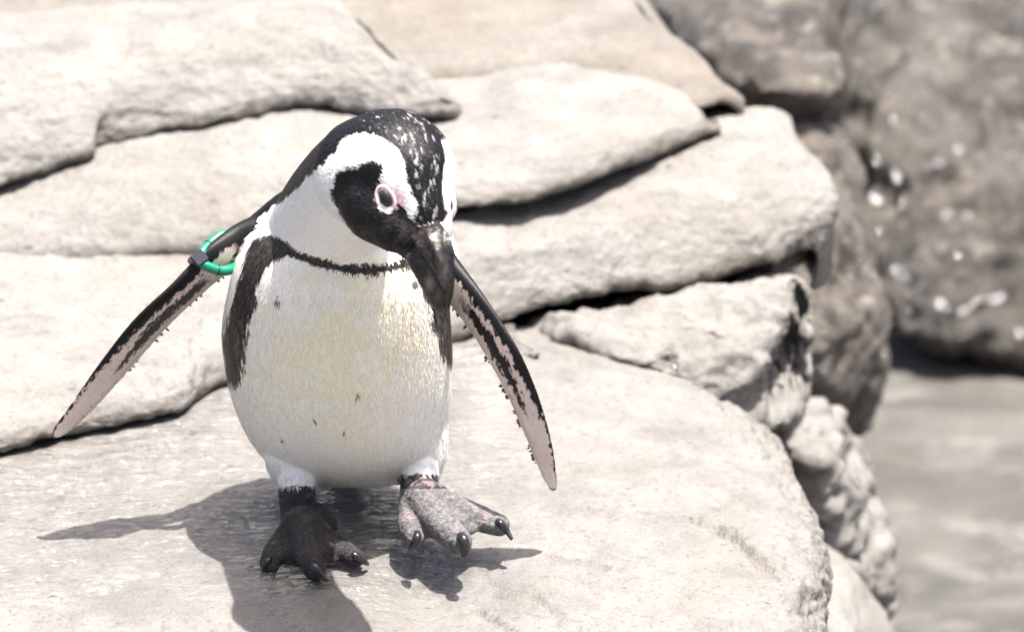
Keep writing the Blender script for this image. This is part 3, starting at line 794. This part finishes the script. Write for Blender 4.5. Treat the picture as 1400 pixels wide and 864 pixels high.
    pkm = sstep(.22, .42, fbm(co * 85, 3, 23) - .10 + 0.06 * rf + 0.25 * (px[:, 1] < edge_y + 16))[:, None]
    sc = sc * (1 - pkm * .75) + np.array([.30, .225, .22]) * pkm * .75
    dk = sstep(.15, .35, fbm(co * 90, 2, 24))[:, None] * (~rf)[:, None] * .6  # left foot's shade painted in as darker patches
    sc = sc * (1 - dk) + np.array([.03, .027, .028]) * dk
    col = np.where(skin[:, None], sc, col); blk = np.where(skin, 0, blk); scl = np.where(skin, 1.0, scl)
    col = np.clip(col * (1 + n2 * .12 * (blk < .5))[:, None], .004, .91)
    rgh = np.where(blk > .5, .48, rgh); rgh = np.where(skin, .5, rgh)
    return col, rgh, scl, blk
col, rgh, scl, blk = plumage(co, no, pid, ft, fw, fsd)
def put_attr(me, col, rgh, scl):
    ca = me.color_attributes.new('col', 'FLOAT_COLOR', 'POINT')
    ca.data.foreach_set('color', np.c_[col, np.ones(len(col))].astype(np.float32).ravel())
    for nm, v in (('rgh', rgh), ('scl', scl)):
        me.attributes.new(nm, 'FLOAT', 'POINT').data.foreach_set('value', np.asarray(v, np.float32))
put_attr(me, col, rgh, scl)

def plumage_mat():
    t = NT('plumage'); v = t.n('TexCoord').outputs['Object']
    c = t.attr('col').outputs['Color']; r = t.attr('rgh').outputs['Fac']; s_ = t.attr('scl').outputs['Fac']
    fine = t.noise(t.scaled(v, (1, 1, .3)), 900, 3, .6)
    c2 = t.mix(1.0, c, t.ramp(fine, [(.25, .82), (.7, 1.0)]), 'MULTIPLY')
    t.l(c2, t.b.inputs['Base Color']); t.l(r, t.b.inputs['Roughness'])
    vo = t.n('TexVoronoi', i_Scale=620.0); vo.feature = 'DISTANCE_TO_EDGE'; t.l(t.scaled(v, (1, 1, 1.3)), vo.inputs['Vector'])
    scales = t.math('MULTIPLY', t.ramp(vo.outputs['Distance'], [(.0, 0), (.16, 1)]), s_)
    wr = t.math('MULTIPLY', t.noise(t.scaled(v, (.6, .8, 1.8)), 260, 3, .6, .5), t.math('MULTIPLY', s_, 2.2))
    h = t.math('ADD', t.math('ADD', t.math('MULTIPLY', fine, .35), scales), wr)
    bp = t.n('Bump', i_Strength=.9, i_Distance=.0009); t.l(h, bp.inputs['Height']); t.l(bp.outputs[0], t.b.inputs['Normal'])
    t.b.inputs['Specular IOR Level'].default_value = .22
    pass
    return t.m
M_PLUM = plumage_mat()
me.materials.clear(); me.materials.append(M_PLUM)
me.polygons.foreach_set('use_smooth', [True] * len(me.polygons))

# ---- feathers: thin vanes lying along the plumage
def flow_dir(co, no, pid):
    bk = at_h(592, 312, -.11)
    away = co - bk; away /= np.linalg.norm(away, axis=1)[:, None]
    down = np.tile(np.array([0, .12, -1.0]), (len(co), 1))
    nk = np.tile(np.array([-.45, .25, -.85]), (len(co), 1))
    w = (pid == HEAD)[:, None] * 1.0
    kk = (pid == NECK)[:, None] * sstep(390, 330, to_px(co)[:, 1])[:, None]
    d = away * w + (1 - w) * (nk * kk + down * (1 - kk))
    d = d - no * (d * no).sum(1)[:, None]
    return d / (np.linalg.norm(d, axis=1)[:, None] + 1e-9)
def make_feathers(n, seed=5):
    rs = np.random.RandomState(seed)
    tri = []
    nt = len(me.polygons)
    me.calc_loop_triangles()
    tv = np.empty(len(me.loop_triangles) * 3, np.int32); me.loop_triangles.foreach_get('vertices', tv); tv = tv.reshape(-1, 3)
    A, B, C = co[tv[:, 0]], co[tv[:, 1]], co[tv[:, 2]]
    ar = np.linalg.norm(np.cross(B - A, C - A), axis=1)
    tp = pid[tv[:, 0]]; tx = to_px(co[tv[:, 0]])
    okp = np.isin(tp, (TORSO, NECK, HEAD)) | ((tp == LEG) & (tx[:, 1] < np.where(tx[:, 0] < 500, 662, 645)))
    wgt = ar * okp * np.where(tp == HEAD, 2.2, np.where(tp == LEG, 0.7, 1.0))
    pick = rs.choice(len(tv), n, p=wgt / wgt.sum())
    u, v = rs.rand(n), rs.rand(n); fl = u + v > 1; u[fl], v[fl] = 1 - u[fl], 1 - v[fl]
    P = A[pick] * (1 - u - v)[:, None] + B[pick] * u[:, None] + C[pick] * v[:, None]
    Nn = no[tv[pick, 0]]; ip = tp[pick]
    c, r, s_, b_ = plumage(P, Nn, ip, np.zeros(n), np.zeros(n), np.zeros(n))
    lgm = ip == LEG; c[lgm] = [.74, .72, .69]; r[lgm] = .62
    D = flow_dir(P, Nn, ip)
    Sd = np.cross(Nn, D)
    D = D + Sd * rs.normal(size=n)[:, None] * .15; D /= np.linalg.norm(D, axis=1)[:, None]; Sd = np.cross(Nn, D)
    ppx = to_px(P)
    L = rs.uniform(.004, .008, n) * np.where(ip == HEAD, .6, np.where(ppx[:, 1] < 400, .6, 1.0))
    cuff = sstep(600, 650, ppx[:, 1] + np.where(ppx[:, 0] > 500, 14, 0))
    L = L * (1 + .7 * cuff * (1 - lgm)); W = rs.uniform(.00028, .0005, n)
    lift = rs.uniform(.02, .08, n) * (1 - .5 * lgm)
    base = P - Nn * .0002
    tip = P + D * L[:, None] + Nn * (L * lift)[:, None]
    midp = P + D * (L * .5)[:, None] + Nn * (L * lift * .75)[:, None]
    V = np.empty((n, 5, 3))
    V[:, 0] = base - Sd * W[:, None] * .6; V[:, 1] = base + Sd * W[:, None] * .6
    V[:, 2] = midp + Sd * W[:, None]; V[:, 3] = midp - Sd * W[:, None]; V[:, 4] = tip
    i0 = np.arange(n)[:, None] * 5
    quads = (i0 + np.array([3, 2, 1, 0])).tolist(); tris = (i0 + np.array([4, 2, 3])).tolist()
    o = new_obj('feathers', V.reshape(-1, 3), quads + tris, M_PLUM, penguin)
    cj = np.clip(c * np.where(b_ > .5, rs.uniform(.7, 1.25, n), rs.uniform(.955, 1.02, n))[:, None], .004, .91)
    # glossy vane tips on the black parts catch a little light
    put_attr(o.data, np.repeat(cj, 5, 0), np.repeat(r, 5), np.zeros(5 * n))
    nn = Nn + rs.normal(size=(n, 3)) * np.where(b_ > .5, .16, .07)[:, None]; nn /= np.linalg.norm(nn, axis=1)[:, None]
    o.data.normals_split_custom_set_from_vertices(np.repeat(nn, 5, 0).tolist())
    o['kind'] = 'stuff'
    return o
make_feathers(110000)
# stiff worn vanes standing off the trailing edge of the flippers
def edge_vanes():
    rs = np.random.RandomState(9); vs, fs, cs = [], [], []
    for q, spots in ((FR, [(.18, 9), (.30, 6), (.60, 10), (.70, 7), (.85, 9), (.45, 4)]), (FL, [(.35, 4), (.50, 3), (.25, 3), (.68, 4)])):
        sel = np.nonzero((PID == q) & (PW < -0.97))[0]
        for t0, k in spots:
            for _ in range(k):
                i = sel[np.argmin(np.abs(PT[sel] - (t0 + rs.normal() * .022)))]
                p = PV[i]; ctr = PV[(PID == q) & (np.abs(PT - PT[i]) < 1e-6)].mean(0)
                out = p - ctr; out /= np.linalg.norm(out)
                d = out * .8 + np.array([0, 0, -.55]) + rs.normal(size=3) * .15; d /= np.linalg.norm(d)
                L = rs.uniform(.002, .0055); w = rs.uniform(.0007, .0013)
                sdv = np.cross(d, FWD); sdv /= np.linalg.norm(sdv)
                b = len(vs); p = p - out * .001
                vs += [p - sdv * w, p + sdv * w, p + d * L * .6 + sdv * w * .8, p + d * L, p + d * L * .6 - sdv * w * .8, p + d * L * .5 - FWD * w * .5]
                fs += [[b, b + 1, b + 5], [b + 1, b + 2, b + 5], [b + 2, b + 3, b + 5], [b + 3, b + 4, b + 5], [b + 4, b, b + 5], [b, b + 4, b + 3, b + 2, b + 1]]
    o = new_obj('flipper_edge_feathers', np.array(vs), fs, M_PLUM, penguin); n = len(vs)
    put_attr(o.data, np.tile([.02, .017, .016], (n, 1)), np.full(n, .5), np.zeros(n)); o['kind'] = 'stuff'
edge_vanes()
tag(penguin, 'black and white penguin with bowed head and spread flippers stepping across the slab', 'penguin')

# ---- eyes
def eye_mat():
    t = NT('eye'); v = t.n('TexCoord').outputs['Object']
    sep = t.n('SeparateXYZ'); t.l(v, sep.inputs[0])
    iris = t.mix(t.noise(v, 6, 3), (.016, .010, .009), (.04, .028, .025))
    c = t.mix(t.ramp(sep.outputs['Z'], [(.80, 0), (.84, 1)]), iris, (.012, .009, .010))
    t.l(c, t.b.inputs['Base Color']); t.b.inputs['Roughness'].default_value = .25
    t.b.inputs['Coat Weight'].default_value = .3; t.b.inputs['Specular IOR Level'].default_value = .3; t.b.inputs['Coat Roughness'].default_value = .05
    return t.m
def skin_mat(name, c1, c2):
    t = NT(name); v = t.n('TexCoord').outputs['Object']
    t.l(t.mix(t.noise(v, 700, 4), c1, c2), t.b.inputs['Base Color'])
    bp = t.n('Bump', i_Strength=.5, i_Distance=.0005); t.l(t.noise(v, 1400, 3), bp.inputs['Height']); t.l(bp.outputs[0], t.b.inputs['Normal'])
    t.b.inputs['Roughness'].default_value = .5; t.b.inputs['Subsurface Weight'].default_value = .15; t.b.inputs['Subsurface Scale'].default_value = .002
    return t.m
M_EYE = eye_mat(); M_LID = skin_mat('eyelid_skin', (.58, .40, .41), (.72, .57, .57))
def eye(p, n, r, tilt):
    z = Vector(n).normalized(); x = Vector((0, 0, 1)).cross(z).normalized(); y = z.cross(x)
    c_, s_ = math.cos(tilt), math.sin(tilt)
    X, Y = x * c_ + y * s_, y * c_ - x * s_
    bm = bmesh.new(); bmesh.ops.create_uvsphere(bm, u_segments=32, v_segments=20, radius=1.0)
    m_ = bpy.data.meshes.new('eye'); bm.to_mesh(m_); bm.free()
    m_.polygons.foreach_set('use_smooth', [True] * len(m_.polygons)); m_.materials.append(M_EYE)
    o = bpy.data.objects.new('eye', m_); COL.objects.link(o); o.parent = penguin
    o.matrix_world = Matrix.Translation(Vector(p) - z * r * .55) @ Matrix((X, Y, z)).transposed().to_4x4() @ Matrix.Diagonal((r * .80, r * 1.10, r * .85, 1))
    th = np.linspace(0, 2 * math.pi, 40, endpoint=False)
    Z3 = np.array(z); X3, Y3 = np.array(X), np.array(Y)
    path = np.array(p) + np.cos(th)[:, None] * X3 * r * .86 + np.sin(th)[:, None] * Y3 * r * 1.28 - Z3 * r * .10
    vs, fs = tube(path, r * (.18 + .04 * np.sin(th * 2 + 1)), 10, closed=True)
    return new_obj('eyelid', np.array(vs), fs, M_LID, penguin)
p, n = hit(527, 272); eye(p + n * .0006, n * .8 + np.array([-.25, -.75, .12]) * .35, .0079, .5)
p, n = hit(617, 281); eye(p - n * .001, np.array([.93, -.30, .1]), .0066, 0)

# ---- beak
def beak_mat():
    t = NT('horn'); v = t.n('TexCoord').outputs['Object']
    n_ = t.noise(t.scaled(v, (1, 1, .35), (.3, .2, 0)), 170, 5, .65, .6)
    c = t.mix(t.ramp(n_, [(.46, 0), (.74, 1)]), (.0045, .0042, .0048), (.06, .045, .032))
    t.l(t.mix(t.attr('pale').outputs['Fac'], c, (.17, .155, .14)), t.b.inputs['Base Color'])
    h = t.math('ADD', t.noise(t.scaled(v, (1, 1, .3), (.3, .2, 0)), 420, 4, .6, .4), t.math('MULTIPLY', t.noise(v, 130, 3), .8))
    bp = t.n('Bump', i_Strength=.7, i_Distance=.0012); t.l(h, bp.inputs['Height']); t.l(bp.outputs[0], t.b.inputs['Normal'])
    t.l(t.ramp(t.noise(v, 240, 3), [(.35, .07), (.7, .24)]), t.b.inputs['Roughness']); t.b.inputs['Specular IOR Level'].default_value = .55
    return t.m
M_HORN = beak_mat()
NB = 72
def line(pts): return resample(np.array([at_h(*q) for q in pts]), NB)
rvec = np.array([-.62, -.74, .22])                      # the bird's right side
TOM = line([(552, 308, -.104), (570, 338, -.130), (586, 360, -.137), (597, 378, -.140), (605, 392, -.1415), (609, 404, -.142), (609, 418, -.142)])
CUL = line([(586, 284, -.088), (602, 308, -.120), (615, 330, -.134), (620, 358, -.141), (620, 390, -.145), (616, 414, -.146), (608, 432, -.144)])
BOT = line([(548, 338, -.100), (560, 358, -.122), (572, 381, -.129), (582, 399, -.134), (591, 415, -.137), (600, 425, -.139), (605.5, 429, -.140)])
hw = cr(np.array([8.6, 8.4, 7.4, 6.0, 4.4, 2.8, .9])[:, None], np.linspace(0, 6, NB))[:, 0] * .001
def closed_ring(ctrl, n=56):
    ctrl = np.array(ctrl); m = len(ctrl)
    return cr(np.concatenate([ctrl[-2:], ctrl, ctrl[:3]]), np.linspace(2, 2 + m, n, endpoint=False))
up_r, lo_r = [], []
for k in range(NB):
    T, K, B = TOM[k], CUL[k], BOT[k]
    w = rvec * hw[k]
    T2 = T - 2 * w; s1 = (T * .45 + K * .55) + w * .55 ; s2 = (T2 * .45 + K * .55) - w * .3
    up_r.append(closed_ring([T, s1, K + w * .15, K - w * .15, s2, T2, (T + T2) / 2 + (K - T) * .12]))
    Tl = T - w * .5 + (B - T) * .10; T2l = T2 + w * .5 + (B - T) * .10
    b1 = B + w * .35; b2 = B - w * .9
    lo_r.append(closed_ring([Tl, (Tl * .5 + B * .5) + w * .38, b1, b2, (T2l + b2) / 2 - w * .2, T2l, (Tl + T2l) / 2 + (B - T) * .1]))
def beak_part(name, rings, pale):
    vs, fs = loft(rings); o = new_obj(name, vs, fs, M_HORN, penguin)
    me_ = o.data; c_, n_ = mesh_co(me_), mesh_no(me_); q = to_px(c_)
    dsp = (.3 - np.abs(fbm(c_ * np.array([230, 230, 80]), 3, 61)) * 1.5) * .0011
    for ln, dep, wd in (([(577, 305), (586, 322), (595, 342), (602, 358)], .0022, 2.6), ([(606, 318), (609, 345), (609, 372), (604, 388)], .0010, 2.0), ([(562, 322), (578, 342), (592, 362), (600, 378)], .0010, 2.0), ([(565, 350), (580, 370), (592, 390)], .0010, 2.0)):
        L = resample(np.array(ln, float), 40); d = np.full(len(q), 1e9)
        for a_ in L: d = np.minimum(d, ((q - a_) ** 2).sum(1))
        dsp = dsp - dep * np.exp(-d / (2 * wd * wd))
    set_co(me_, c_ + n_ * dsp[:, None])
    o.data.attributes.new('pale', 'FLOAT', 'POINT').data.foreach_set('value', np.clip(pale(q), 0, 1).astype(np.float32)); return o
ub = beak_part('upper_beak', up_r, lambda q: .75 * np.exp(-(((q[:, 0] - 606) / 7) ** 2 + ((q[:, 1] - 372) / 22) ** 2)) * .5 + .3 * np.exp(-(((q[:, 0] - 600) / 5) ** 2 + ((q[:, 1] - 330) / 14) ** 2)))
beak_part('lower_beak', lo_r, lambda q: .9 * np.exp(-(((q[:, 0] - 587) / 6) ** 2 + ((q[:, 1] - 388) / 9) ** 2)))

# ---- claws
def claw_mat():
    t = NT('claw'); v = t.n('TexCoord').outputs['Object']
    t.l(t.mix(t.noise(v, 300, 3), (.008, .0075, .009), (.022, .021, .024)), t.b.inputs['Base Color'])
    t.b.inputs['Roughness'].default_value = .25; return t.m
M_CLAW = claw_mat()
def claw(pts):
    C = resample(np.array([np.r_[at_z(*q[:3]), q[3] * S] for q in pts]), 16)
    vs, fs = tube(C[:, :3], np.maximum(C[:, 3], .0004), 12)
    return new_obj('claw', np.array(vs), fs, M_CLAW, penguin)
claw([(371, 762, .015, 4.5), (365, 767, .014, 5), (361, 775, .0085, 4), (360.5, 781, .003, 2)])
claw([(427, 771, .021, 6), (432, 777, .019, 7), (440, 786, .011, 6), (447, 792, .004, 3.5)])
claw([(482, 757, .017, 4.5), (487, 760, .0155, 5.5), (496, 766, .010, 5), (503, 771, .004, 2.5)])
claw([(570, 728, .035, 5), (570, 735, .033, 6), (565, 744, .027, 5), (559, 751, .021, 2.5)])
claw([(630, 732, .036, 6.5), (634, 738, .035, 7.5), (636, 750, .028, 6.5), (634, 761, .021, 4)])
claw([(680, 712, .036, 4.5), (685, 716, .035, 5.5), (692, 724, .029, 4.5), (700, 737, .023, 2.5)])

# ------------------------------------------------------------------ flipper band
def plastic(name, c, rough):
    t = NT(name); v = t.n('TexCoord').outputs['Object']
    t.l(t.mix(t.noise(v, 260, 4), c, tuple(x * .72 for x in c)), t.b.inputs['Base Color'])
    bp = t.n('Bump', i_Strength=.25, i_Distance=.0006); t.l(t.noise(v, 600, 3), bp.inputs['Height']); t.l(bp.outputs[0], t.b.inputs['Normal'])
    t.b.inputs['Roughness'].default_value = rough; return t.m
band = bpy.data.objects.new('flipper_band', None); COL.objects.link(band)
tag(band, 'green tubular identification band with black clasp looped round the flipper', 'band')
M_GRN = plastic('green_plastic', (.0, .17, .095), .3); M_BLK = plastic('black_plastic', (.012, .013, .022), .35)
LP = np.array([at_y(q[0], q[1], q[2] + .010) for q in [(272, 356, .006), (283, 364, .004), (301, 370, .006), (316, 368, .012), (324, 362, .026), (327, 346, .040), (320, 327, .036), (306, 321, .032), (290, 331, .024), (277, 345, .012)]])
n_ = len(LP); LPc = cr(np.concatenate([LP[-2:], LP, LP[:3]]), np.linspace(2, 2 + n_, 72, endpoint=False))
band.location = LPc.mean(0)
vs, fs = tube(LPc, 7.2 * S, 14, closed=True)
ring_o = new_obj('ring', np.array(vs) - LPc.mean(0), fs, M_GRN, band)
for k in (13, 60):   # dark joints in the tube
    seg = LPc[k:k + 2]; dd = seg[1] - seg[0]; dd /= np.linalg.norm(dd)
    vs, fs = tube(np.array([seg[0] - dd * .0006, seg[0] + dd * .0006]), 7.7 * S, 14)
    new_obj('joint', np.array(vs) - LPc.mean(0), fs, M_BLK, band)
def clasp():
    c = at_y(270.5, 355, .016)
    ax = at_y(262, 362, .008) - at_y(279, 348, .016); ax /= np.linalg.norm(ax)
    bm = bmesh.new(); bmesh.ops.create_cube(bm, size=1.0)
    bmesh.ops.bevel(bm, geom=list(bm.edges), offset=.09, segments=2, affect='EDGES')
    z = Vector(ax); x = Vector(-FWD); x = (x - z * x.dot(z)).normalized(); y = z.cross(x)
    M = Matrix.Translation(Vector(c - LPc.mean(0))) @ Matrix((x, y, z)).transposed().to_4x4() @ Matrix.Diagonal((.0135, .0115, .0125, 1))
    bmesh.ops.transform(bm, matrix=M, verts=bm.verts)
    m_ = bpy.data.meshes.new('clasp'); bm.to_mesh(m_); bm.free(); m_.materials.append(M_BLK)
    o = bpy.data.objects.new('clasp', m_); COL.objects.link(o); o.parent = band
clasp()
